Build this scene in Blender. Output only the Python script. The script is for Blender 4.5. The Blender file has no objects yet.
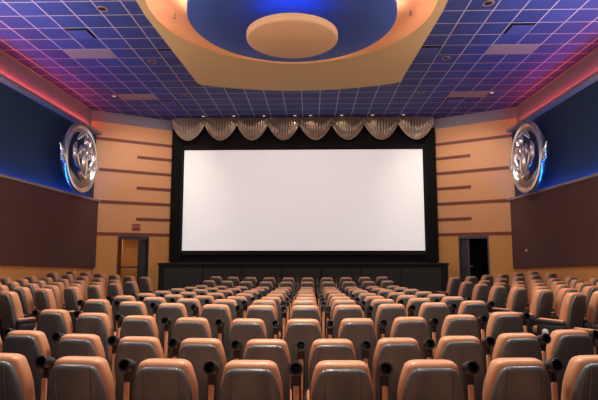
import bpy, bmesh, math, random
from mathutils import Vector, Matrix
random.seed(7)
S = bpy.context.scene
COL = S.collection
PI = math.pi
ZO = 1.85                      # eye height above the lowest floor
AX = -0.36                     # centre line of the hall

# ------------------------------------------------------------------ helpers
def srgb(r, g, b):
    def f(c):
        c /= 255.0
        return c/12.92 if c <= .04045 else ((c+.055)/1.055)**2.4
    return (f(r), f(g), f(b), 1)

def mat(name, col, rough=.6, metal=0, noise=0, nscale=20, bump=0, bscale=200, emit=None, estr=0, coat=0, spec=.5):
    m = bpy.data.materials.new(name); m.use_nodes = True
    nt = m.node_tree; b = nt.nodes['Principled BSDF']
    b.inputs['Base Color'].default_value = col
    b.inputs['Roughness'].default_value = rough
    b.inputs['Metallic'].default_value = metal
    b.inputs['Specular IOR Level'].default_value = spec
    if coat: b.inputs['Coat Weight'].default_value = coat
    if emit:
        b.inputs['Emission Color'].default_value = emit
        b.inputs['Emission Strength'].default_value = estr
    tc = nt.nodes.new('ShaderNodeTexCoord')
    if noise:
        n = nt.nodes.new('ShaderNodeTexNoise'); n.inputs['Scale'].default_value = nscale; n.inputs['Detail'].default_value = 4
        nt.links.new(tc.outputs['Object'], n.inputs['Vector'])
        r = nt.nodes.new('ShaderNodeMapRange'); r.inputs['To Min'].default_value = 1-noise; r.inputs['To Max'].default_value = 1+noise
        nt.links.new(n.outputs['Fac'], r.inputs['Value'])
        mx = nt.nodes.new('ShaderNodeVectorMath'); mx.operation = 'SCALE'; mx.inputs[0].default_value = col[:3]
        nt.links.new(r.outputs['Result'], mx.inputs['Scale']); nt.links.new(mx.outputs['Vector'], b.inputs['Base Color'])
    if bump:
        n = nt.nodes.new('ShaderNodeTexNoise'); n.inputs['Scale'].default_value = bscale
        nt.links.new(tc.outputs['Object'], n.inputs['Vector'])
        bp = nt.nodes.new('ShaderNodeBump'); bp.inputs['Strength'].default_value = bump; bp.inputs['Distance'].default_value = .01
        nt.links.new(n.outputs['Fac'], bp.inputs['Height']); nt.links.new(bp.outputs['Normal'], b.inputs['Normal'])
    return m

def mesh_obj(name, verts, faces, m, parent=None, smooth=False, loc=None):
    me = bpy.data.meshes.new(name)
    me.from_pydata([tuple(v) for v in verts], [], faces)
    bm = bmesh.new(); bm.from_mesh(me); bmesh.ops.recalc_face_normals(bm, faces=bm.faces[:]); bm.to_mesh(me); bm.free()
    if m: me.materials.append(m)
    if smooth:
        for p in me.polygons: p.use_smooth = True
        me.set_sharp_from_angle(angle=math.radians(50))
    o = bpy.data.objects.new(name, me); COL.objects.link(o)
    if parent: o.parent = parent
    if loc: o.location = loc
    return o

class MB:
    def __init__(s): s.v = []; s.f = []
    def add(s, vs, fs):
        n = len(s.v); s.v += [Vector(v) for v in vs]; s.f += [tuple(i+n for i in f) for f in fs]; return s
    def box(s, a, b, mtx=None):
        (x0, y0, z0), (x1, y1, z1) = a, b
        vs = [Vector(p) for p in ((x0,y0,z0),(x1,y0,z0),(x1,y1,z0),(x0,y1,z0),(x0,y0,z1),(x1,y0,z1),(x1,y1,z1),(x0,y1,z1))]
        if mtx: vs = [mtx @ v for v in vs]
        return s.add(vs, [(0,3,2,1),(4,5,6,7),(0,1,5,4),(1,2,6,5),(2,3,7,6),(3,0,4,7)])
    def rbox(s, a, b, r, mtx=None, seg=2):
        bm = bmesh.new()
        bmesh.ops.create_cube(bm, size=1)
        c = [(a[i]+b[i])/2 for i in range(3)]; d = [abs(b[i]-a[i]) for i in range(3)]
        for v in bm.verts: v.co = Vector((c[0]+v.co.x*d[0], c[1]+v.co.y*d[1], c[2]+v.co.z*d[2]))
        bmesh.ops.bevel(bm, geom=bm.edges[:], offset=r, segments=seg, affect='EDGES', profile=.5)
        bm.verts.index_update()
        vs = [(mtx @ v.co) if mtx else v.co.copy() for v in bm.verts]
        fs = [tuple(v.index for v in f.verts) for f in bm.faces]
        bm.free(); return s.add(vs, fs)
    def loft(s, secs, cap=True, closed=True):
        n = len(secs[0]); vs = [p for q in secs for p in q]; fs = []
        for i in range(len(secs)-1):
            for j in range(n if closed else n-1):
                k = (j+1) % n
                fs.append((i*n+j, i*n+k, (i+1)*n+k, (i+1)*n+j))
        if cap and closed:
            fs.append(tuple(reversed(range(n)))); fs.append(tuple((len(secs)-1)*n+j for j in range(n)))
        return s.add(vs, fs)
    def tube(s, pts, r, n=10, cap=True):
        pts = [Vector(p) for p in pts]; secs = []
        rr = r if isinstance(r, (list, tuple)) else [r]*len(pts)
        for i, p in enumerate(pts):
            t = (pts[min(i+1, len(pts)-1)] - pts[max(i-1, 0)]).normalized()
            up = Vector((0,0,1)) if abs(t.z) < .9 else Vector((1,0,0))
            a = t.cross(up).normalized(); b = t.cross(a)
            secs.append([p + (a*math.cos(2*PI*j/n) + b*math.sin(2*PI*j/n))*rr[i] for j in range(n)])
        return s.loft(secs, cap)
    def lathe(s, prof, c=(0,0,0), n=48, mtx=None, a0=0, a1=2*PI):
        full = abs(a1-a0-2*PI) < 1e-6; m = n if full else n+1; vs = []; fs = []
        for i in range(m):
            a = a0+(a1-a0)*i/n
            for r, z in prof:
                v = Vector((c[0]+r*math.cos(a), c[1]+r*math.sin(a), c[2]+z)); vs.append(mtx @ v if mtx else v)
        k = len(prof)
        for i in range(n):
            i2 = (i+1) % m
            for j in range(k-1): fs.append((i*k+j, i2*k+j, i2*k+j+1, i*k+j+1))
        return s.add(vs, fs)
    def prism(s, poly, z0, z1, mtx=None):
        n = len(poly); vs = [Vector((x,y,z0)) for x, y in poly]+[Vector((x,y,z1)) for x, y in poly]
        if mtx: vs = [mtx @ v for v in vs]
        return s.add(vs, [tuple(reversed(range(n))), tuple(range(n,2*n))]+[(i,(i+1)%n,n+(i+1)%n,n+i) for i in range(n)])
    def build(s, name, m, parent=None, smooth=False, loc=None):
        return mesh_obj(name, s.v, s.f, m, parent, smooth, loc)

def tag(o, label=None, cat=None, group=None, kind=None):
    if label: o['label'] = label
    if cat: o['category'] = cat
    if group: o['group'] = group
    if kind: o['kind'] = kind
    return o
def empty(name, loc, rz=0):
    o = bpy.data.objects.new(name, None); COL.objects.link(o); o.location = loc; o.rotation_euler = (0,0,rz)
    o.empty_display_size = .1
    return o
def copy_tree(o, parent=None):
    c = o.copy(); COL.objects.link(c)
    if parent: c.parent = parent
    for ch in list(o.children): copy_tree(ch, c)
    return c
def struct(o): o['kind'] = 'structure'; return o
ORD = ['first','second','third','fourth','fifth','sixth','seventh','eighth','ninth','tenth','eleventh','twelfth']

# ---------------------------------------------------------------- materials
M = {}
M['leather'] = mat('tan_leather', srgb(202,142,104), .38, noise=.06, nscale=9, bump=.08, bscale=120)
M['vinyl'] = mat('grey_vinyl', srgb(84,86,86), .30, noise=.05, nscale=14, bump=.05, bscale=160)
M['black'] = mat('black_plastic', srgb(30,28,28), .35)
M['black_steel'] = mat('black_steel', srgb(22,20,20), .45, metal=.3)
M['cup_inside'] = mat('cup_inside', srgb(12,11,11), .5)
M['light_plastic'] = mat('light_plastic', srgb(190,180,175), .3)
M['carpet'] = mat('carpet', srgb(40,28,25), .95, noise=.25, nscale=60, bump=.3)
M['beige_wall'] = mat('peach_wall', srgb(222,160,112), .8, noise=.03, nscale=2)
M['ochre_wall'] = mat('ochre_wall', srgb(216,152,84), .8, noise=.03, nscale=3)
M['stripe'] = mat('maroon_strip', srgb(122,60,48), .6)
M['fabric_brown'] = mat('brown_fabric', srgb(88,55,52), .95, noise=.08, nscale=40, bump=.2)
M['navy'] = mat('navy_wall', srgb(26,58,90), .8, noise=.05, nscale=6)
M['grey_paint'] = mat('grey_paint', srgb(135,126,134), .75)
M['lip'] = mat('lip_paint', srgb(150,128,120), .6)
M['black_cloth'] = mat('black_cloth', srgb(20,17,17), .95, noise=.1)
M['stage_front'] = mat('stage_front', srgb(44,42,41), .8, noise=.05)
M['tan_soffit'] = mat('tan_soffit', srgb(222,186,134), .8, noise=.02, nscale=2)
M['blue_disc'] = mat('blue_disc', srgb(62,92,176), .7)
M['peach_disc'] = mat('peach_disc', srgb(232,186,142), .75)
M['silver_cloth'] = mat('silver_cloth', srgb(178,160,142), .36, metal=.5, bump=.25, bscale=25)
M['chrome'] = mat('chrome', srgb(238,234,232), .22, metal=.82)
M['chrome_dark'] = mat('brushed_chrome', srgb(170,158,150), .34, metal=.7)
M['door_dark'] = mat('door_dark', srgb(46,44,52), .5)
M['door_frame'] = mat('door_frame', srgb(72,68,76), .5)
M['exit_red'] = mat('exit_red', srgb(130,46,42), .5)
M['exit_text'] = mat('exit_text', srgb(200,120,118), .5, emit=srgb(210,120,110), estr=.25)
M['troffer'] = mat('troffer_lens', srgb(150,134,142), .6)
M['vent_tile'] = mat('vent_plate', srgb(62,78,150), .6)
M['vent_dark'] = mat('vent_dark', srgb(14,14,20), .7)
M['lamp_on'] = mat('lamp_on', srgb(255,250,235), .5, emit=srgb(255,240,215), estr=.9)
M['led_red'] = mat('led_red', srgb(255,60,40), .5, emit=(1,.09,.13,1), estr=38)
M['led_blue'] = mat('led_blue', srgb(20,60,255), .5, emit=(.0,.15,1,1), estr=85)
M['led_disc'] = mat('led_disc', srgb(20,60,255), .5, emit=(.0,.12,1,1), estr=16)
M['led_pink'] = mat('led_pink', srgb(255,120,100), .5, emit=(1,.50,.46,1), estr=110)
M['screen'] = mat('screen_white', srgb(240,236,236), .9, emit=(1,.955,.94,1), estr=.42)  # glow in the material stands in for light thrown onto the screen

# ceiling: blue lay-in tiles on a pale grid, 0.61 x 0.60 m
def ceiling_mat():
    m = bpy.data.materials.new('ceiling_tiles'); m.use_nodes = True; nt = m.node_tree; N = nt.nodes; L = nt.links
    b = N['Principled BSDF']; b.inputs['Roughness'].default_value = .7
    tc = N.new('ShaderNodeTexCoord'); sp = N.new('ShaderNodeSeparateXYZ'); L.new(tc.outputs['Object'], sp.inputs[0])
    masks = []; cells = []
    def mth(op, a, b_=None):
        n = N.new('ShaderNodeMath'); n.operation = op
        for i, q in enumerate((a, b_)):
            if q is None: continue
            if isinstance(q, (int, float)): n.inputs[i].default_value = q
            else: L.new(q, n.inputs[i])
        return n.outputs[0]
    for ax, off, step in (('X', -.33, .61), ('Y', 10.41, .60)):
        q = mth('DIVIDE', mth('SUBTRACT', sp.outputs[ax], off), step)
        q = mth('ADD', q, 100.5)
        fr = mth('ABSOLUTE', mth('SUBTRACT', mth('FRACT', q), .5))
        masks.append(mth('LESS_THAN', fr, .021)); cells.append(mth('FLOOR', q))
    mk = mth('MAXIMUM', masks[0], masks[1])
    cx = N.new('ShaderNodeCombineXYZ')
    q2 = [mth('FLOOR', mth('ADD', mth('DIVIDE', mth('SUBTRACT', sp.outputs[a], o), s), 100.0)) for a, o, s in (('X', -.33, .61), ('Y', 10.41, .60))]
    L.new(q2[0], cx.inputs[0]); L.new(q2[1], cx.inputs[1])
    wn = N.new('ShaderNodeTexWhiteNoise'); wn.noise_dimensions = '2D'; L.new(cx.outputs[0], wn.inputs['Vector'])
    cr = N.new('ShaderNodeMix'); cr.data_type = 'RGBA'
    L.new(wn.outputs['Value'], cr.inputs['Factor'])
    cr.inputs[6].default_value = srgb(46,61,130); cr.inputs[7].default_value = srgb(54,71,144)
    mx = N.new('ShaderNodeMix'); mx.data_type = 'RGBA'
    L.new(mk, mx.inputs['Factor']); L.new(cr.outputs[2], mx.inputs[6]); mx.inputs[7].default_value = srgb(192,178,190)
    L.new(mx.outputs[2], b.inputs['Base Color'])
    return m
M['ceiling'] = ceiling_mat()

# vinyl panel with two stitched seams
def seam_mat():
    m = M['vinyl']; nt = m.node_tree; N = nt.nodes; L = nt.links
    tc = N.new('ShaderNodeTexCoord'); sp = N.new('ShaderNodeSeparateXYZ'); L.new(tc.outputs['Object'], sp.inputs[0])
    a = N.new('ShaderNodeMath'); a.operation = 'ABSOLUTE'; L.new(sp.outputs['X'], a.inputs[0])
    b = N.new('ShaderNodeMath'); b.operation = 'SUBTRACT'; L.new(a.outputs[0], b.inputs[0]); b.inputs[1].default_value = .118
    c = N.new('ShaderNodeMath'); c.operation = 'ABSOLUTE'; L.new(b.outputs[0], c.inputs[0])
    r = N.new('ShaderNodeMapRange'); r.inputs['From Max'].default_value = .008; L.new(c.outputs[0], r.inputs['Value'])
    bp = N.new('ShaderNodeBump'); bp.inputs['Strength'].default_value = .6; bp.inputs['Distance'].default_value = .006
    L.new(r.outputs['Result'], bp.inputs['Height'])
    old = [n for n in N if n.type == 'BUMP' and n != bp][0]
    L.new(bp.outputs['Normal'], old.inputs['Normal'])
seam_mat()

# -------------------------------------------------------------- floor levels
CY = [-6,3.5,4.5,5.6,6.7,7.8,8.9,10,11.1,12.2,13.3,14.4,15.5,19.5]
CZ = [-1.73,-1.73,-1.755,-1.72,-1.68,-1.71,-1.75,-1.78,-1.80,-1.83,-1.85,-1.77,-1.70,-1.70]
SY = [-6,6.9,7.9,8.9,10,11.1,12.2,13.3,14.4,19.5]
SZ = [-1.60,-1.60,-1.60,-1.62,-1.65,-1.68,-1.70,-1.71,-1.64,-1.62]
def interp(x, xs, ys):
    if x <= xs[0]: return ys[0]
    for i in range(len(xs)-1):
        if x <= xs[i+1]:
            t = (x-xs[i])/(xs[i+1]-xs[i]); return ys[i]*(1-t)+ys[i+1]*t
    return ys[-1]
def sag(x): return .8*min(1.0, ((x-AX)/2.75)**2)
def floor_z(x, y):
    c = interp(y - sag(x), CY, CZ); s = interp(y, SY, SZ)
    t = min(1, max(0, (abs(x-AX)-3.2)/.85)); t = t*t*(3-2*t)
    return ZO + c*(1-t) + s*t + .06*max(0, abs(x-AX)-4.5)

# ---------------------------------------------------------------- setting
XL, XR = -7.6, 6.9             # faces of the brown lower panels
XW = 0.2
C1L, C2L = Vector((-8.0,17.55,0)), Vector((-5.5,19.1,0))
C1R, C2R = Vector((7.3,17.57,0)), Vector((4.8,19.1,0))
CEIL = ZO+5.29
YB = -5.0

def build_floor():
    vs = []; fs = []; nx, ny = 60, 120
    for j in range(ny+1):
        for i in range(nx+1):
            x = -8.1+15.5*i/nx; y = YB+(19.4-YB)*j/ny
            vs.append((x, y, floor_z(x, y)))
    for j in range(ny):
        for i in range(nx):
            a = j*(nx+1)+i; fs.append((a, a+1, a+nx+2, a+nx+1))
    return struct(mesh_obj('floor', vs, fs, M['carpet'], smooth=True))
build_floor()

# the grid ceiling, a slab with openings for the recessed air vents left out
cl = MB().box((-8.2,YB,CEIL),(7.5,19.3,CEIL+.1)).build('ceiling', M['ceiling']); struct(cl)

def side(sgn, XP, XF, name):
    # XP face of the brown panel, XF face of the fascia in the upper light trough
    def bx(x0, x1, y0, y1, z0, z1): return ((min(x0,x1),y0,ZO+z0),(max(x0,x1),y1,ZO+z1))
    out = XF + sgn*.25
    y1 = 17.5
    w = MB().box(*bx(XP+sgn*.20, out, YB, y1+.05, 1.7, 4.36)).build('wall_'+name, M['navy']); struct(w)
    # the fabric panel's lower edge follows the rake of the floor
    def zb(y): return -.21-.038*(y-12.0)
    fp = MB()
    for xa, xb, zt in ((XP, XP+sgn*.04, 1.92), (XP+sgn*.04, out, 1.70)):
        pts = [(YB, zb(YB)), (y1, zb(y1)), (y1, zt), (YB, zt)]
        fp.add([(x, y, ZO+z) for x in (xa, xb) for y, z in pts], [(0,1,2,3),(4,5,6,7),(0,1,5,4),(1,2,6,5),(2,3,7,6),(3,0,4,7)])
    struct(fp.build('fabric_panel', M['fabric_brown'], w))
    lw = MB(); pts = [(YB, -2.2), (y1, -2.2), (y1, zb(y1)), (YB, zb(YB))]
    lw.add([(x, y, ZO+z) for x in (XP+sgn*.05, out) for y, z in pts], [(0,1,2,3),(4,5,6,7),(0,1,5,4),(1,2,6,5),(2,3,7,6),(3,0,4,7)])
    struct(lw.build('lower_wall', M['ochre_wall'], w))
    struct(MB().box(*bx(XP-sgn*.02, XP+sgn*.05, YB, y1, 1.92, 1.99)).build('rail', M['lip'], w))
    struct(MB().box(*bx(XP-sgn*.03, XP+sgn*.02, YB, y1-.02, 4.34, 4.43)).box(*bx(XP+sgn*.02, out, YB, y1, 4.34, 4.38)).build('cove_lip', M['lip'], w))
    struct(MB().box(*bx(XF, out, YB, 17.7, 4.3, 5.29)).build('fascia', M['grey_paint'], w))
    struct(MB().box(*bx(XF-sgn*.035, XF+sgn*.01, YB, 17.55, 5.25, 5.285)).build('ceiling_angle', M['lip'], w))
    return w
side(-1, XL, -8.0, 'left'); side(1, XR, 7.3, 'right')

# light strips lying in the troughs
def strip(name, m, x, y0, y1, z, label, r=.018):
    o = MB().box((x-r, y0, ZO+z-r*.5), (x+r, y1, ZO+z+r*.5)).build(name, m)
    tag(o, label, 'light strip')
    return o
strip('light_strip', M['led_red'], -7.93, -4, 17.3, 4.60, 'red light strip hidden in the left upper cove above the navy wall')
strip('light_strip', M['led_red'], 7.23, -4, 17.3, 4.59, 'red light strip hidden in the right upper cove above the navy wall')
strip('light_strip', M['led_blue'], XL-.165, -4, 17.0, 1.87, 'blue light strip behind the rail under the left navy wall')
strip('light_strip', M['led_blue'], XR+.165, -4, 17.0, 1.87, 'blue light strip behind the rail under the right navy wall')

# angled walls either side of the screen
class Splay:
    def __init__(s, A, B, sgn):
        s.A = A; s.d = (B-A).normalized(); s.L = (B-A).length
        s.n = Vector((s.d.y, -s.d.x, 0))
        if s.n.y > 0: s.n = -s.n
    def m(s):   # local x along the wall, y out of the wall to the room, z up
        return Matrix(((s.d.x, s.n.x, 0, s.A.x), (s.d.y, s.n.y, 0, s.A.y), (0,0,1,ZO), (0,0,0,1)))
    def box(s, mb, t0, t1, z0, z1, p0, p1): return mb.box((t0,p0,z0),(t1,p1,z1), s.m())
trim_n = [0]
def trim(mb, m):
    trim_n[0] += 1
    return struct(mb.build('trim_%d' % trim_n[0], m))
def splay(A, B, sgn, name, d0, d1, far):
    W = Splay(A, B, sgn); L = W.L+.3; top = .73
    mb = MB()
    W.box(mb, -.3, L, .80, 4.90, -.12, 0)
    up = struct(mb.build('wall_front_'+name, M['beige_wall']))
    mb = MB()
    W.box(mb, -.3, d0, -2.2, .80, -.12, 0); W.box(mb, d1, L, -2.2, .80, -.12, 0); W.box(mb, d0, d1, top, .80, -.12, 0)
    struct(mb.build('lower_wall', M['ochre_wall'], up))
    mb = MB(); W.box(mb, -.05, L, 4.90, 5.29, -.12, .03); struct(mb.build('frieze', M['grey_paint'], up))
    for z, t in ((4.27,.3),(3.13,.33),(1.96,.36),(.80,.33),(3.71,1.66),(2.54,1.68),(1.37,1.7)):
        mb = MB(); W.box(mb, t, L, z-.055, z+.055, 0, .018); trim(mb, M['stripe'])
    # curved end of the topmost strip running up into the cove
    pts = [(.30,4.27),(.16,4.29),(.02,4.36)]
    mb = MB(); poly = [(t, z+.055) for t, z in pts]+[(t, z-.055) for t, z in reversed(pts)]
    mm = W.m() @ Matrix(((1,0,0,0),(0,0,1,0),(0,1,0,0),(0,0,0,1)))
    mb.prism(poly, 0, .018, mm); trim(mb, M['stripe'])
    return W
LD = (1.08, 2.20); RD = (1.13, 2.20)
WL = splay(C1L, C2L, -1, 'left', *LD, None)
WR = splay(C1R, C2R, 1, 'right', *RD, None)

# doorways
def door(W, d0, d1, name, left):
    fr = MB(); t = .05; zt = .73
    W.box(fr, d0, d0+t, -2.2, zt, -.3, .02); W.box(fr, d1-t, d1, -2.2, zt, -.3, .02); W.box(fr, d0+t, d1-t, zt-.1, zt, -.3, .02)
    root = struct(fr.build(name, M['door_dark'] if left else M['door_frame']))
    # passage behind
    ps = MB()
    W.box(ps, d0-.25, d0-.2, -2.2, .9, -1.9, -.12); W.box(ps, d1+.2, d1+.25, -2.2, .9, -1.9, -.12)
    W.box(ps, d0-.25, d1+.25, -2.2, .9, -1.95, -1.9); W.box(ps, d0-.25, d1+.25, .9, .95, -1.95, -.12)
    struct(ps.build('passage', M['ochre_wall'] if left else M['black_cloth'], root))  # right passage coloured black to stand in for its unlit interior
    lf = MB()
    if left:   # leaf swung open towards the room side jamb, panic bar across it
        W.box(lf, 1.87, 1.93, -2.2, zt-.12, -.30, .0); W.box(lf, 1.93, d1-t, -2.2, zt-.12, -.20, -.16)
        l = struct(lf.build('door_leaf', M['door_dark'], root))
        W.box(b := MB(), d0+.04, 1.86, -.44, -.39, -.28, -.24); struct(b.build('push_bar', M['black_steel'], root))
        W.box(b := MB(), 1.46, 1.50, -2.2, .9, -1.9, -1.2); struct(b.build('passage_corner', M['ochre_wall'], root))
    else:
        W.box(lf, 1.86, d1-t, -2.2, zt-.11, -.12, -.08)
        l = struct(lf.build('door_leaf', M['door_dark'], root))
        W.box(b := MB(), 1.83, 1.90, -2.2, zt-.1, -.10, -.02); struct(b.build('door_stile', M['door_frame'], root))
        hb = MB(); W.box(hb, 1.74, 1.84, -.385, -.355, -.06, -.03); struct(hb.build('door_handle', M['chrome_dark'], root))
    return root
door(WL, *LD, 'door_1', True); door(WR, *RD, 'door_2', False)

# exit sign over the left door
es = empty('exit_sign', WL.m() @ Vector((1.705, 0, .97)))
m0 = es.matrix_world.inverted()
def rel(o, par):
    o.parent = par
    o.matrix_parent_inverse = Matrix.Translation(-par.location)
    return o
rel((lambda b: (WL.box(b, 1.56, 1.85, .97, 1.18, 0, .05), b.build('sign_case', M['exit_red']))[1])(MB()), es)
fc = bpy.data.curves.new('exit_text', 'FONT'); fc.body = 'EXIT'; fc.size = .14; fc.align_x = 'CENTER'; fc.align_y = 'CENTER'; fc.extrude = .003
fo = bpy.data.objects.new('exit_tmp', fc)
COL.objects.link(fo); dg = bpy.context.evaluated_depsgraph_get()
tm = bpy.data.meshes.new_from_object(fo.evaluated_get(dg)); bpy.data.objects.remove(fo)
mm = WL.m() @ Matrix.Translation((1.705, .054, 1.075)) @ Matrix(((1,0,0,0),(0,0,1,0),(0,1,0,0),(0,0,0,1)))
tm.transform(mm); tm.materials.clear(); tm.materials.append(M['exit_text'])
to = bpy.data.objects.new('lettering', tm); COL.objects.link(to); rel(to, es)
tag(es, 'small dark red exit sign on the peach wall over the left doorway', 'exit sign')

# screen wall, screen, stage
struct(MB().box((-5.8,19.15,0),(5.1,19.35,CEIL)).build('wall_front', M['black_cloth']))
sc = empty('cinema_screen', (AX, 19.05, ZO+.19))
rel(MB().box((-4.97,19.02,ZO+.19),(4.27,19.05,ZO+4.10)).build('projection_surface', M['screen']), sc)
f = MB()
for a, b in (((-5.12,18.99,ZO+.04),(-4.955,19.1,ZO+4.25)),((4.255,18.99,ZO+.04),(4.42,19.1,ZO+4.25)),((-4.955,18.99,ZO+.04),(4.255,19.1,ZO+.205)),((-4.955,18.99,ZO+4.085),(4.255,19.1,ZO+4.25))): f.box(a, b)
rel(f.build('masking_frame', M['black_cloth']), sc)
tag(sc, 'wide white cinema screen in a black masking frame on the front wall', 'cinema screen')
# black drapes beside the screen
def drape(x0, x1, name, label):
    secs = []; n = 40
    vs = []; fs = []
    for i in range(n+1):
        x = x0+(x1-x0)*i/n; y = 18.93+.03*math.sin(i*1.9)
        vs += [(x,y,ZO-.2),(x,y,ZO+4.9),(x,y+.02,ZO-.2),(x,y+.02,ZO+4.9)]
    for i in range(n):
        a = i*4; fs += [(a,a+4,a+5,a+1),(a+2,a+3,a+7,a+6),(a,a+2,a+6,a+4),(a+1,a+5,a+7,a+3)]
    fs += [(0,1,3,2),(n*4,n*4+2,n*4+3,n*4+1)]
    return tag(mesh_obj(name, vs, fs, M['black_cloth'], smooth=True), label, 'curtain', 'black side drapes')
drape(-5.42, -5.0, 'side_drape', 'narrow black drape hanging left of the white screen')
drape(4.32, 4.74, 'side_drape', 'narrow black drape hanging right of the white screen')
st = empty('stage_platform', (AX, 18.5, ZO-1.72))
rel(MB().box((-5.46,17.80,ZO-1.72),(4.76,19.1,ZO-.32)).build('platform_body', M['black_cloth']), st)
rel(MB().box((-5.50,17.78,ZO-.32),(4.80,19.1,ZO-.25)).build('platform_top', M['black_cloth']), st)
for i in range(7):
    x0 = -5.26+i*1.40
    rel(MB().rbox((x0,17.79,ZO-1.65),(x0+1.36,17.83,ZO-.42), .01).build('front_panel', M['stage_front']), st)
tag(st, 'low black stage platform under the cinema screen', 'stage')

# scalloped valance
va = empty('scalloped_valance', (AX, 18.7, CEIL))
edges = [(-5.32),(-4.12),(-2.90),(-1.70),(-.50),(.73),(1.99),(3.30),(4.53)]
edges = [-5.38,-4.12,-2.87,-1.68,-.47,.76,2.0,3.29,4.64]
for k in range(8):
    x0, x1 = edges[k], edges[k+1]; xc = (x0+x1)/2; hw = (x1-x0)/2
    nu, nv = 72, 16; vs = []; fs = []; hem = []
    ph = random.random()*6
    for i in range(nu+1):
        u = -1+2*i/nu
        dep = .22 + .66*(1-abs(u)**1.9)**.88
        for j in range(nv+1):
            v = j/nv
            pl = .034*math.sin(u*38+ph)*math.sin(PI*min(1, v*1.0+.15))*(1 if v < .86 else .25) + .012*math.sin(u*77+ph*2+v*3)
            rim = .035 if v > .86 else 0
            y = 18.74 - .16*(1-u*u)*math.sin(PI*(.15+.75*v)) - pl - rim - .02*math.sin(9*v+3*u*u+ph)
            vs.append((x0+hw*(1+u)*1.0, y, CEIL-.0-dep*v))
        hem.append((x0+hw*(1+u), 18.70-.16*(1-u*u)*math.sin(PI*.9), CEIL-dep))
    for i in range(nu):
        for j in range(nv):
            a = i*(nv+1)+j; fs.append((a, a+1, a+nv+2, a+nv+1))
    o = mesh_obj('swag', vs, fs, M['silver_cloth'], smooth=True)
    md = o.modifiers.new('thick', 'SOLIDIFY'); md.thickness = .012
    rel(o, va)
    h = MB().tube(hem[1:-1], .026, 8).build('hem', M['silver_cloth'], smooth=True)
    h.parent = o
tag(va, 'shiny silver scalloped valance hanging from the ceiling above the screen', 'curtain')

# ------------------------------------------------------- ceiling centrepiece
CX, CYD = -.39, 9.72
def ring_poly(r, n=96): return [(CX+r*math.cos(2*PI*i/n), CYD+r*math.sin(2*PI*i/n)) for i in range(n)]
so = empty('ceiling_soffit', (CX, CYD, ZO+4.9))
def outer(n=96):
    # outline with straight sides and bowed ends, sampled by direction from the centre
    pts = []
    for i in range(n):
        a = 2*PI*i/n; dx, dy = math.cos(a), math.sin(a)
        lo, hi = 0, 20
        for _ in range(40):
            r = (lo+hi)/2; x, y = abs(r*dx), abs(r*dy)
            wx = 2.90+.14*(1-y/4.1) if dx > 0 else 2.86+.16*(1-y/4.1)
            hy = 4.12+.62*(1-(x/2.87)**2)
            if x < wx and y < hy: lo = r
            else: hi = r
        pts.append((CX+lo*dx, CYD+lo*dy))
    return pts
def soffit_mesh():
    n = 192; o = outer(n); q = [(x, y-.2) for x, y in ring_poly(2.84, n)]; vs = []; fs = []
    z0, z1 = ZO+4.9, ZO+5.22
    for i in range(n):
        vs += [(o[i][0],o[i][1],z1),(o[i][0],o[i][1],z0),(q[i][0],q[i][1],z0)]
        # dome-like recess wall
        for k in range(1, 7):
            a = k/6*PI/2; r = 2.84-.30*(1-math.cos(a)); z = z0+.32*math.sin(a)
            t = 2*PI*i/n; vs.append((CX+r*math.cos(t), CYD-.2+r*math.sin(t), z))
    k = 9
    for i in range(n):
        j = (i+1) % n
        for m_ in range(k-1): fs.append((i*k+m_, j*k+m_, j*k+m_+1, i*k+m_+1))
    fs.append(tuple(i*k+k-1 for i in range(n)))
    return mesh_obj('soffit_panel', vs, fs, M['tan_soffit'], smooth=True)
rel(soffit_mesh(), so)
# tiny sprinkler heads in the recess
for sx in (-2.55, 2.5):
    px = CX+sx; rel(MB().lathe([(0,-.05),(.03,-.045),(.035,-.02),(.012,-.01),(.012,.08),(0,.08)], (px,CYD+.5,ZO+5.14), 12).build('sprinkler', M['chrome_dark']), so)
tag(so, 'large tan dropped ceiling panel with a round recess above the seats', 'ceiling panel')

bd = empty('blue_ceiling_disc', (CX, CYD, ZO+4.72))
rel(MB().lathe([(0,.11),(1.05,.11),(1.46,.0),(2.06,0),(2.1,.03),(2.1,.2),(2.06,.22),(0,.22)], (CX,CYD,ZO+4.72), 128).build('disc_body', M['blue_disc'], smooth=True), bd)
for a in range(4):
    x = CX+1.2*math.cos(PI/4+a*PI/2); y = CYD+1.2*math.sin(PI/4+a*PI/2)
    rel(MB().tube([(x,y,ZO+4.93),(x,y,ZO+5.23)], .03, 8).build('hanger', M['black_steel']), bd)
tag(bd, 'big round blue disc hanging in the tan ceiling recess', 'ceiling disc')
o = MB().lathe([(1.82,.0),(1.88,.0),(1.88,.03),(1.82,.03),(1.82,0)], (CX,CYD,ZO+4.95), 96, a0=PI*.95, a1=PI*2.05).build('light_ring', M['led_pink'])
tag(o, 'pink light ring on top of the big blue ceiling disc', 'light strip')

pd = empty('peach_ceiling_disc', (CX, CYD, ZO+4.33))
rel(MB().lathe([(0,0),(.88,0),(.915,.02),(.925,.05),(.925,.14),(0,.14)], (CX,CYD,ZO+4.33), 96).build('disc_body', M['peach_disc'], smooth=True), pd)
for a in range(3):
    x = CX+.4*math.cos(PI/4+a*PI/4); y = CYD+.4*math.sin(PI/4+a*PI/4)
    rel(MB().tube([(x,y,ZO+4.46),(x,y,ZO+4.85)], .02, 8).build('hanger', M['black_steel']), pd)
tag(pd, 'small round peach disc glowing blue around it, under the blue disc', 'ceiling disc')
# the blue tube sits on the rear part of the disc top
o = MB().lathe([(.66,.0),(.72,.0),(.72,.03),(.66,.03),(.66,0)], (CX,CYD,ZO+4.48), 64, a0=PI*1.22, a1=PI*1.78).build('light_ring', M['led_disc'])
tag(o, 'blue light tube on top of the small peach ceiling disc', 'light strip')

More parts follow.
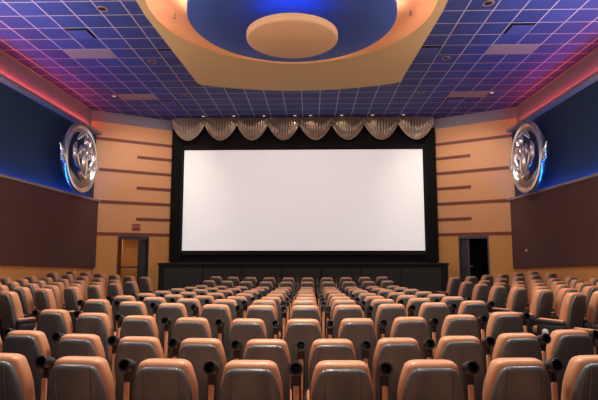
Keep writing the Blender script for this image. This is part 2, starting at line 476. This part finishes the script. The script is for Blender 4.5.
# ------------------------------------------------------- ceiling fittings
def can(x, y, r, on, label, group):
    e = empty('ceiling_downlight', (x, y, CEIL))
    MB().lathe([(r*.68,-.012),(r,-.014),(r+.005,-.002),(r*.66,0)], (0,0,0), 28).build('trim_ring', M['light_plastic'] if on else M['lip'], e, smooth=True)
    MB().lathe([(0,-.004),(r*.7,-.006)], (0,0,0), 28).build('lens', M['lamp_on'] if on else M['vent_dark'], e)
    tag(e, label, 'downlight', group)
    return e
for i, x in enumerate((-4.12,-2.96,-1.81,-.63,-.04,1.13,2.29,3.46)):
    side_ = 'left' if i < 4 else 'right'; k = i if i < 4 else 7-i
    can(x, 18.45, .075, True, 'small lit downlight over the valance, %s from the %s' % (ORD[k], side_), 'lit downlights over the valance')
    l = bpy.data.lights.new('valance_spot', 'SPOT'); l.energy = 8; l.spot_size = 1.9; l.spot_blend = .8; l.color = (1,.78,.6); l.shadow_soft_size = .05
    lo = bpy.data.objects.new('valance_spot', l); COL.objects.link(lo); lo.location = (x, 18.42, CEIL-.04); lo.rotation_euler = (math.radians(8),0,0)
can(-4.50, 10.12, .12, False, 'dark round ceiling downlight left of the tan panel, nearest the camera', 'dark ceiling downlights')
can(-4.36, 13.07, .11, False, 'dark round ceiling downlight left of the tan panel, second from camera', 'dark ceiling downlights')
can(-4.22, 15.84, .11, False, 'dark round ceiling downlight beside the left front corner of the tan panel', 'dark ceiling downlights')
can(3.72, 10.09, .12, False, 'dark round ceiling downlight right of the tan panel, nearest the camera', 'dark ceiling downlights')
can(3.61, 13.03, .11, False, 'dark round ceiling downlight right of the tan panel, second from camera', 'dark ceiling downlights')
can(3.56, 15.89, .11, False, 'dark round ceiling downlight beside the right front corner of the tan panel', 'dark ceiling downlights')
can(-6.57, 15.98, .07, True, 'small pale ceiling spot near the left wall beside the front troffer', 'small pale ceiling spots')
can(5.87, 15.95, .07, True, 'small pale ceiling spot near the right wall beside the front troffer', 'small pale ceiling spots')

def gx(k): return -.33+.61*k
def gy(k): return 10.41+.60*k
def troffer(kx, ky, label):
    e = empty('ceiling_troffer', (gx(kx)+.61, gy(ky)+.3, CEIL))
    a, b = .60, .29
    fr = MB()
    for q in (((-a,-b,-.012),(a,-b+.02,0)),((-a,b-.02,-.012),(a,b,0)),((-a,-b+.02,-.012),(-a+.02,b-.02,0)),((a-.02,-b+.02,-.012),(a,b-.02,0))): fr.box(*q)
    fr.build('frame', M['lip'], e)
    MB().box((-a+.02,-b+.02,-.006),(a-.02,b-.02,-.002)).build('lens', M['troffer'], e)
    tag(e, label, 'ceiling light', 'unlit rectangular ceiling troffers')
troffer(-10, 3, 'unlit tan rectangular ceiling light on the left, nearer the camera')
troffer(-10, 9, 'unlit tan rectangular ceiling light on the left, nearer the screen')
troffer(8, 3, 'unlit tan rectangular ceiling light on the right, nearer the camera')
troffer(8, 9, 'unlit tan rectangular ceiling light on the right, nearer the screen')
def vent(kx, ky, label):
    e = empty('air_vent', (gx(kx)+.305, gy(ky)+.3, CEIL))
    MB().box((-.29,-.285,-.006),(.29,.285,-.001)).build('throat', M['vent_dark'], e)
    MB().rbox((-.235,-.235,-.04),(.235,.235,-.028), .004).build('plate', M['vent_tile'], e)
    mb = MB()
    for sx in (-1,1):
        for sy in (-1,1): mb.tube([(sx*.18,sy*.18,-.03),(sx*.18,sy*.18,-.004)], .008, 6)
    mb.build('bracket', M['vent_dark'], e)
    tag(e, label, 'air vent', 'square ceiling air vents')
vent(-9, 1, 'square blue air vent with dark gap in the left ceiling, nearer the camera')
vent(-8, 10, 'square air vent with dark gap in the left ceiling, near the screen')
vent(8, 1, 'square blue air vent with dark gap in the right ceiling, nearer the camera')
vent(8, 10, 'square air vent with dark gap in the right ceiling, near the screen')
vent(5, 3, 'square air vent beside the right edge of the tan ceiling panel')
vent(-6, 3, 'square air vent beside the left edge of the tan ceiling panel')

# ------------------------------------------------------------- medallions
def medallion(x, y, z, sgn, label):
    # local x to the right along the wall (towards +Y for the left wall), local z out to the room
    e = empty('wall_medallion', (x, y, z)); R = 1.10
    if sgn < 0: B = Matrix(((0,0,1,0),(1,0,0,0),(0,1,0,0),(0,0,0,1)))
    else:       B = Matrix(((0,0,-1,0),(1,0,0,0),(0,1,0,0),(0,0,0,1)))
    def put(mb, name, m, par=e, smooth=True):
        mb.v = [B @ v for v in mb.v]; return mb.build(name, m, par, smooth)
    # B maps local (u, w, out) -> world (out*-sgn, u, w)
    ring = [(R-.17,.02),(R-.15,.09),(R-.11,.13),(R-.06,.15),(R,.13),(R+.02,.06),(R,.0),(R-.08,-.06),(R-.17,.02)]
    put(MB().lathe(ring, (0,0,0), 72), 'outer_ring', M['chrome'])
    put(MB().lathe([(R-.27,.03),(R-.25,.08),(R-.22,.09),(R-.19,.07),(R-.18,.02),(R-.27,.03)], (0,0,0), 72), 'inner_ring', M['chrome'])
    # lower crescent bowl
    mb = MB(); secs = []
    for i in range(25):
        a = PI*1.12+PI*.76*i/24; w = .30*math.sin(PI*i/24)**.7+.01
        c0, c1 = R-.16, R-.16-w
        secs.append([(r_*math.cos(a), r_*math.sin(a), h) for r_, h in ((c0,.02),(c0,.06),((c0+c1)/2,.05+.10*math.sin(PI*i/24)),(c1,.07),(c1,.02))])
    mb.loft(secs); put(mb, 'crescent', M['chrome_dark'])
    # central figure: body, head and raised arms, cast in one piece
    mb = MB()
    mb.tube([(.02,-.55,.1),(.0,-.35,.14),(-.06,-.1,.17),(-.02,.15,.18),(.06,.33,.17),(.05,.45,.16)], [.12,.17,.14,.16,.11,.07], 12)
    mb.tube([(.05,.42,.16),(.06,.52,.18),(.07,.62,.17),(.07,.68,.15)], [.06,.11,.10,.03], 12)
    mb.tube([(.08,.25,.17),(.28,.38,.2),(.40,.62,.18),(.34,.78,.14)], [.08,.075,.06,.035], 8)
    mb.tube([(-.05,.22,.17),(-.26,.30,.2),(-.40,.12,.18),(-.52,.02,.14)], [.08,.075,.06,.035], 8)
    put(mb, 'relief_figure', M['chrome'])
    curls = [([(-.15,-.3,.12),(-.4,-.25,.15),(-.58,-.02,.15),(-.6,.25,.13),(-.45,.42,.12)], [.05,.09,.11,.08,.03]),
             ([(.12,-.3,.12),(.38,-.3,.16),(.6,-.1,.15),(.62,.2,.13),(.5,.38,.12)], [.05,.1,.12,.08,.03]),
             ([(-.3,-.5,.12),(-.05,-.62,.16),(.22,-.55,.16),(.42,-.42,.12)], [.03,.12,.12,.03]),
             ([(-.38,.52,.1),(-.2,.7,.13),(-.02,.8,.12),(.12,.84,.1)], [.03,.08,.08,.03]),
             ([(-.22,-.05,.12),(-.34,.12,.17),(-.28,.32,.15)], [.03,.08,.03]),
             ([(.2,-.08,.12),(.32,.08,.17),(.3,.26,.15)], [.03,.09,.03])]
    for p, r in curls:
        q = []; rr = []
        for i in range(len(p)-1):
            for t in (0,.33,.66):
                q.append(tuple(p[i][k]*(1-t)+p[i+1][k]*t for k in range(3))); rr.append(r[i]*(1-t)+r[i+1]*t)
        q.append(p[-1]); rr.append(r[-1])
        put(MB().tube(q, rr, 10), 'scroll', M['chrome'])
    # pointed wings standing out of both sides of the ring
    for s in (-1, 1):
        mb = MB()
        mb.tube([(s*(R-.05),-.30,.06),(s*(R+.08),-.12,.07),(s*(R+.13),.05,.06),(s*(R+.24),.22,.05)], [.05,.09,.06,.012], 8)
        mb.tube([(s*(R),-.28,.06),(s*(R+.12),-.22,.06),(s*(R+.16),-.04,.05)], [.04,.05,.012], 8)
        put(mb, 'wing', M['chrome'])
    mb = MB(); mb.tube([(0,R-.06,.08),(0,R+.07,.09)], [.09,.03], 10); put(mb, 'crown_knob', M['chrome'])
    mb = MB()
    for a in (PI/4, 3*PI/4, 5*PI/4, 7*PI/4): mb.tube([(.9*math.cos(a),.9*math.sin(a),-.25),(.9*math.cos(a),.9*math.sin(a),0)], .025, 8)
    put(mb, 'standoff', M['black_steel'])
    tag(e, label, 'wall ornament', 'silver wall medallions')
medallion(XL+.12, 15.62, ZO+3.12, -1, 'silver openwork medallion with relief scrolls on the left navy wall')
medallion(XR-.12, 15.55, ZO+3.06, 1, 'silver openwork medallion with relief scrolls on the right navy wall')

# small pale fittings: one at the front end of each rail, a button on the right panel
for x, s_, word in ((XL-.0, 1, 'left'), (XR+.0, -1, 'right')):
    e = empty('corner_fixture', (x+s_*.06, 17.40, ZO+1.95))
    MB().rbox((-.05,-.05,-.05),(.05,.05,.03), .015).build('base', M['lip'], e, True)
    MB().lathe([(0,.10),(.04,.09),(.055,.05),(.05,.03),(0,.03)], (0,0,0), 20).build('dome', M['light_plastic'], e, True)
    tag(e, 'small pale domed fixture at the screen end of the %s wall rail' % word, 'fixture', 'rail end fixtures')
e = empty('wall_button', (XR, 16.35, ZO+.17))
rm = Matrix.Rotation(-PI/2, 4, 'Y')
MB().lathe([(0,.012),(.055,.010),(.06,0),(0,0)], (0,0,0), 20, rm).build('base', M['lip'], e, True)
MB().lathe([(0,.04),(.03,.036),(.038,.012),(0,.012)], (0,0,0), 20, rm).build('cap', M['light_plastic'], e, True)
tag(e, 'tiny pale round button on the right maroon fabric wall panel', 'button')

# ------------------------------------------------------------------ chairs
TOP = 1.05
LEAN = math.tan(math.radians(14))
def sec(hw, y0, y1, z, ny=5.0, n=36):
    out = []; yc = (y0+y1)/2; hy = (y1-y0)/2
    for i in range(n):
        a = 2*PI*i/n; c, s_ = math.cos(a), math.sin(a)
        x = math.copysign(abs(c)**(2/ny), c)*hw; y = math.copysign(abs(s_)**(2/3.2), s_)*hy
        zz = z
        out.append((x, yc+y-(zz-.42)*LEAN, zz))
    return out
def width(z, top, w, wb, r, flat):
    base = wb+(w-wb)*min(1, max(0, (z-.42)/.42))
    if z > top-r:
        t = (z-(top-r))/r; base = base-(base-flat)*t**1.8
    if z > top-.035:
        u = (z-(top-.035))/.035; base -= .038*(1-math.sqrt(max(0, 1-u*u)))
    return base
def make_chair(raised=True, arms=('right',)):
    root = empty('theatre_chair', (0,0,0))
    # tan cushion
    mb = MB(); secs = []
    zs = [.40,.41,.45,.55,.65,.75,.84,.90,.94,.97,.99,1.01,1.025,1.038,1.046,TOP]
    for z in zs:
        w = width(z, TOP, .209, .195, .24, .158)
        e = 0
        if z > TOP-.045: e = .05*(1-math.sqrt(max(0, 1-((z-(TOP-.045))/.045)**2)))
        if z < .42: e = .02; w -= .015
        secs.append(sec(w-e*.3, -.062+e, .085-e+.012*math.sin(PI*(z-.4)/.65), z))
    mb.loft(secs); mb.build('back_cushion', M['leather'], root, True)
    # grey rear shell
    mb = MB(); secs = []; T = TOP-.034
    for z in [.36,.37,.42,.52,.62,.72,.80,.86,.90,.93,.96,.98,.995,1.006,1.012,T]:
        w = width(z, T, .204, .188, .24, .138); e = 0
        if z > T-.03: e = .024*(1-math.sqrt(max(0, 1-((z-(T-.03))/.03)**2)))
        secs.append(sec(w-e*.5, -.108-.008*math.sin(PI*(z-.36)/.63)+e, -.035, z, 3.0))
    mb.loft(secs); mb.build('rear_shell', M['vinyl'], root, True)
    # seat
    mb = MB(); mb.rbox((-.215,-.02,.385),(.215,.47,.50), .045, seg=3); mb.build('seat', M['leather'], root, True)
    mb = MB(); mb.rbox((-.20,-.0,.34),(.20,.44,.392), .012); mb.build('seat_pan', M['black'], root, True)
    # pedestal
    for s in (-1, 1):
        mb = MB(); mb.box((s*.17-.02,.05,.02),(s*.17+.02,.16,.345)); mb.box((s*.17-.035,-.02,-.02),(s*.17+.035,.30,.03))
        mb.build('leg', M['black_steel'], root)
    for a in arms:
        s = 1 if a == 'right' else -1; x = s*.292
        if raised:
            ar = MB(); ar.rbox((x-.03,-.05,.30),(x+.03,.08,.62), .012); ar.rbox((x-.032,-.052,.55),(x+.032,.015,1.0), .012)
            a_ = ar.build('armrest', M['black'], root, True)
            pad = MB().rbox((x-.020,-.066,.36),(x+.020,-.044,.87), .008, seg=2); pad.build('arm_pad', M['leather'], a_, True)
            cup = Matrix.Translation((x,-.115,.995)) @ Matrix.Rotation(math.radians(-90-16), 4, 'X')
            c = MB().lathe([(.033,0),(.044,0),(.048,.007),(.047,.05),(.042,.12),(.036,.135),(0,.135)], (0,0,0), 24, cup)
            h = c.build('cup_holder', M['black'], a_, True)
        else:
            ar = MB(); ar.rbox((x-.032,-.14,.55),(x+.032,.36,.625), .014); ar.rbox((x-.025,-.10,.02),(x+.025,.06,.56), .01)
            a_ = ar.build('armrest', M['black'], root, True)
            MB().rbox((x-.030,-.12,.622),(x+.030,.27,.648), .01).build('arm_pad', M['leather'], a_, True)
            c = MB().lathe([(.038,0),(.052,0),(.055,-.008),(.052,-.06),(.045,-.11),(0,-.11)], (x,.40,.64), 24)
            c.build('cup_holder', M['black'], a_, True)
            if len(arms) == 2 and a == arms[0]:
                ep = MB().rbox((x+s*.026-.008,-.10,.30),(x+s*.026+.008,.30,.56), .006); ep.build('end_panel', M['black'], root, True)
                cm = Matrix.Translation((x+s*.038,.16,.44)) @ Matrix.Rotation(s*PI/2, 4, 'Y')
                lt = MB().lathe([(0,.022),(.03,.020),(.052,.010),(.058,0),(0,0)], (0,0,0), 24, cm).build('aisle_light', M['light_plastic'], root, True)
                tag(lt, 'pale round aisle light')
        if raised:
            cup2 = Matrix.Translation((x,-.115,.995)) @ Matrix.Rotation(math.radians(-90-16), 4, 'X')
            MB().lathe([(.0335,.001),(.030,.06),(.028,.10),(0,.10)], (0,0,0), 24, cup2).build('cup_liner', M['cup_inside'], a_, True)
    return root

used = {}
def place(kind, x, y, rz, label, group):
    z = floor_z(x, y)
    if kind not in used:
        used[kind] = make_chair(*kind); o = used[kind]
    else:
        o = copy_tree(used[kind])
    o.location = (x, y, z); o.rotation_euler = (0,0,rz)
    tag(o, label, 'chair', group)
    return o

def lin(a, b, n): return [(a[0]+(b[0]-a[0])*i/(n-1)) for i in range(n)]
ROWS = [
 (2.42, [-1.76,-1.17,-.58,.01,.60,1.19,1.78], 'camera row'),
 (3.5, [-2.18,-1.56,-.97,-.40,.19,.77,1.36,1.94], 'back row'),
 (4.5, [-3.29,-2.69,-2.09,-1.51,-.95,-.39,.17,.73,1.29,1.86,2.44], 'second row from the back'),
 (5.6, [-3.22,-2.58,-1.95,-1.31,-.69,-.10,.48,1.07,1.69,2.31], 'third row from the back'),
 (6.7, [-3.13,-2.50,-1.88,-1.26,-.66,-.09,.46,1.04,1.65,2.27], 'fourth row from the back'),
]
ends = [(-3.14,2.29),(-3.13,2.30),(-3.14,2.30),(-3.12,2.24),(-3.07,2.21),(-3.04,2.19),(-3.06,2.20),(-3.06,2.20)]
nm = ['fifth row from the back','sixth row from the back','sixth row from the front','fifth row from the front','fourth row from the front','third row from the front','second row from the front','front row']
for i, (a, b) in enumerate(ends):
    ROWS.append((7.8+1.1*i, [a+(b-a)*k/9 for k in range(10)], nm[i]))
SAGA = {3.5:.75, 4.5:.95}
for (Y, xs, rname) in ROWS:
    n = len(xs)
    for k, x in enumerate(xs):
        xa = -.2 if Y <= 3.5 else AX
        s = .05*(x-xa)**2 if Y <= 3.5 else (.075*(x-xa)**2 if Y == 4.5 else .105*(x-xa)**2)
        sl = 2*.09*(x-xa)
        j = k if k < n/2 else n-1-k; sd = 'left' if k < n/2 else 'right'
        pos = ('at the %s end' % sd) if j == 0 else '%s from the %s' % (ORD[j], sd)
        if rname == 'camera row': desc = 'barely visible tan chair top, %s, at the photo bottom edge' % pos
        elif rname == 'back row': desc = 'large tan theatre chair, %s, centre block, back row nearest camera' % pos
        elif rname == 'front row': desc = 'dim tan theatre chair, %s, centre block, front row by the stage' % pos
        else: desc = 'tan grey-backed theatre chair, %s, centre block, %s' % (pos, rname)
        arms = ('right','left') if k == 0 else ('right',)
        place((True, arms), x, Y+s, math.atan(sl)*.3, desc, 'tan and grey theatre chairs in the centre block')

SIDE = [6.9,7.95,9.0,10.05,11.1,12.2,13.3,14.4]
def proj_x(x, y): return 312+500*x/y
for sgn, word in ((-1,'left'), (1,'right')):
    x0 = -4.68 if sgn < 0 else 3.92
    for r, Y in enumerate(SIDE):
        for k in range(6):
            x = x0+sgn*.515*k; y = Y+.185*k
            px = proj_x(x, y)
            if px < -14 or px > 612: continue
            rn = 'front row' if r == 7 else '%s row from the front' % ORD[7-r]
            pos = 'at the aisle end' if k == 0 else '%s from the aisle' % ORD[k]
            arms = ('right','left') if k == 0 and sgn < 0 else (('left','right') if k == 0 else (('left',) if sgn < 0 else ('right',)))
            o = place((False, arms), x, y, sgn*math.radians(33), 'tan theatre chair turned inward, %s, %s block, %s' % (pos, word, rn), 'inward facing chairs in the %s block' % word)

# ---------------------------------------------------------------- lights
def area(name, loc, rot, sx, sy, e, col, spread=PI):
    l = bpy.data.lights.new(name, 'AREA'); l.shape = 'RECTANGLE'; l.size = sx; l.size_y = sy; l.energy = e; l.color = col; l.spread = spread
    o = bpy.data.objects.new(name, l); COL.objects.link(o); o.location = loc; o.rotation_euler = rot
    return o
struct(MB().box((-8.2,YB-.1,0),(7.5,YB,CEIL)).build('wall_back', M['fabric_brown']))
WARM = (1,.89,.77)
for x, y, z in ((-1.6,-2.5,0),(.9,-2.5,0),(-1.8,1.4,0),(1.1,1.4,0),(-5.2,7.7,0),(AX,4.4,0),(4.5,7.7,0),(AX,6.2,.42)):
    area('house_light', (x, y, CEIL-.03-z), (0,0,0), .5, .5, 30 if y < 0 else (60 if y < 4 else 165), WARM, math.radians(140))  # out-of-view fill lamps added overhead for the seats, no fixtures modelled
def spot(name, loc, rot, e, deg, col):
    l = bpy.data.lights.new(name, 'SPOT'); l.energy = e; l.spot_size = math.radians(deg); l.spot_blend = .9; l.color = col; l.shadow_soft_size = .1
    o = bpy.data.objects.new(name, l); COL.objects.link(o); o.location = loc; o.rotation_euler = rot
# the recessed cans with dark baffles shine straight down
for x, y, e in ((-4.50,10.12,140),(-4.36,13.07,140),(-4.22,15.84,90),(3.72,10.09,140),(3.61,13.03,140),(3.56,15.89,90)):
    spot('can_light', (x, y, CEIL-.03), (0,0,0), e, 150, WARM)
# the small ceiling spots, plus a pair added at the front cans, brighten the angled walls
for x, tx in ((-6.57,-6.3),(5.87,5.6),(-4.22,-6.4),(3.56,5.7)):
    p0 = Vector((x, 15.9, CEIL-.03)); d = Vector((tx, 18.5, ZO+(1.2 if abs(x) > 5 else 2.2)))-p0
    spot('wall_spot', p0, d.to_track_quat('-Z','Y').to_euler(), 210 if abs(x) > 5 else 360, 100, WARM)
# unseen fill lamps added along the side walls, tilted up to brighten the ceiling
for x, s in ((-7.3,-1),(6.6,1)):
    for y in (-3, 1.0, 5.0, 9.0):
        area('wall_washer', (x, y, ZO+2.2), (0,math.radians(152)*s,0), .5, .5, 165, WARM)
area('booth_light', (AX, -4.6, ZO+4.2), (math.radians(88),0,0), 3.0, .5, 70, WARM, math.radians(60))  # unseen fill added at the rear for the seat backs and far walls
# passage lamp behind the left door
p = WL.m() @ Vector((1.8,-.7,.8)); area('passage_lamp', p, (0,0,0), .4, .4, 7, (1,.92,.75))

w = bpy.data.worlds.new('world'); S.world = w; w.use_nodes = True
w.node_tree.nodes['Background'].inputs[0].default_value = (.02,.02,.025,1)

# ---------------------------------------------------------------- camera
cam = bpy.data.cameras.new('camera'); co = bpy.data.objects.new('camera', cam); COL.objects.link(co)
cam.sensor_width = 36; cam.lens = 500/598*36; cam.clip_start = .05
co.location = (0,0,ZO)
co.rotation_euler = (PI/2+math.atan(56/500), 0, math.atan(13/500))
S.camera = co
S.view_settings.view_transform = 'Standard'; S.view_settings.look = 'None'; S.view_settings.gamma = 1
S.view_settings.use_curve_mapping = False
S.view_settings.exposure = 0.0
S.cycles.max_bounces = 8; S.cycles.diffuse_bounces = 5
S.cycles.use_denoising = True
S.cycles.sample_clamp_indirect = 6
S.cycles.caustics_reflective = False
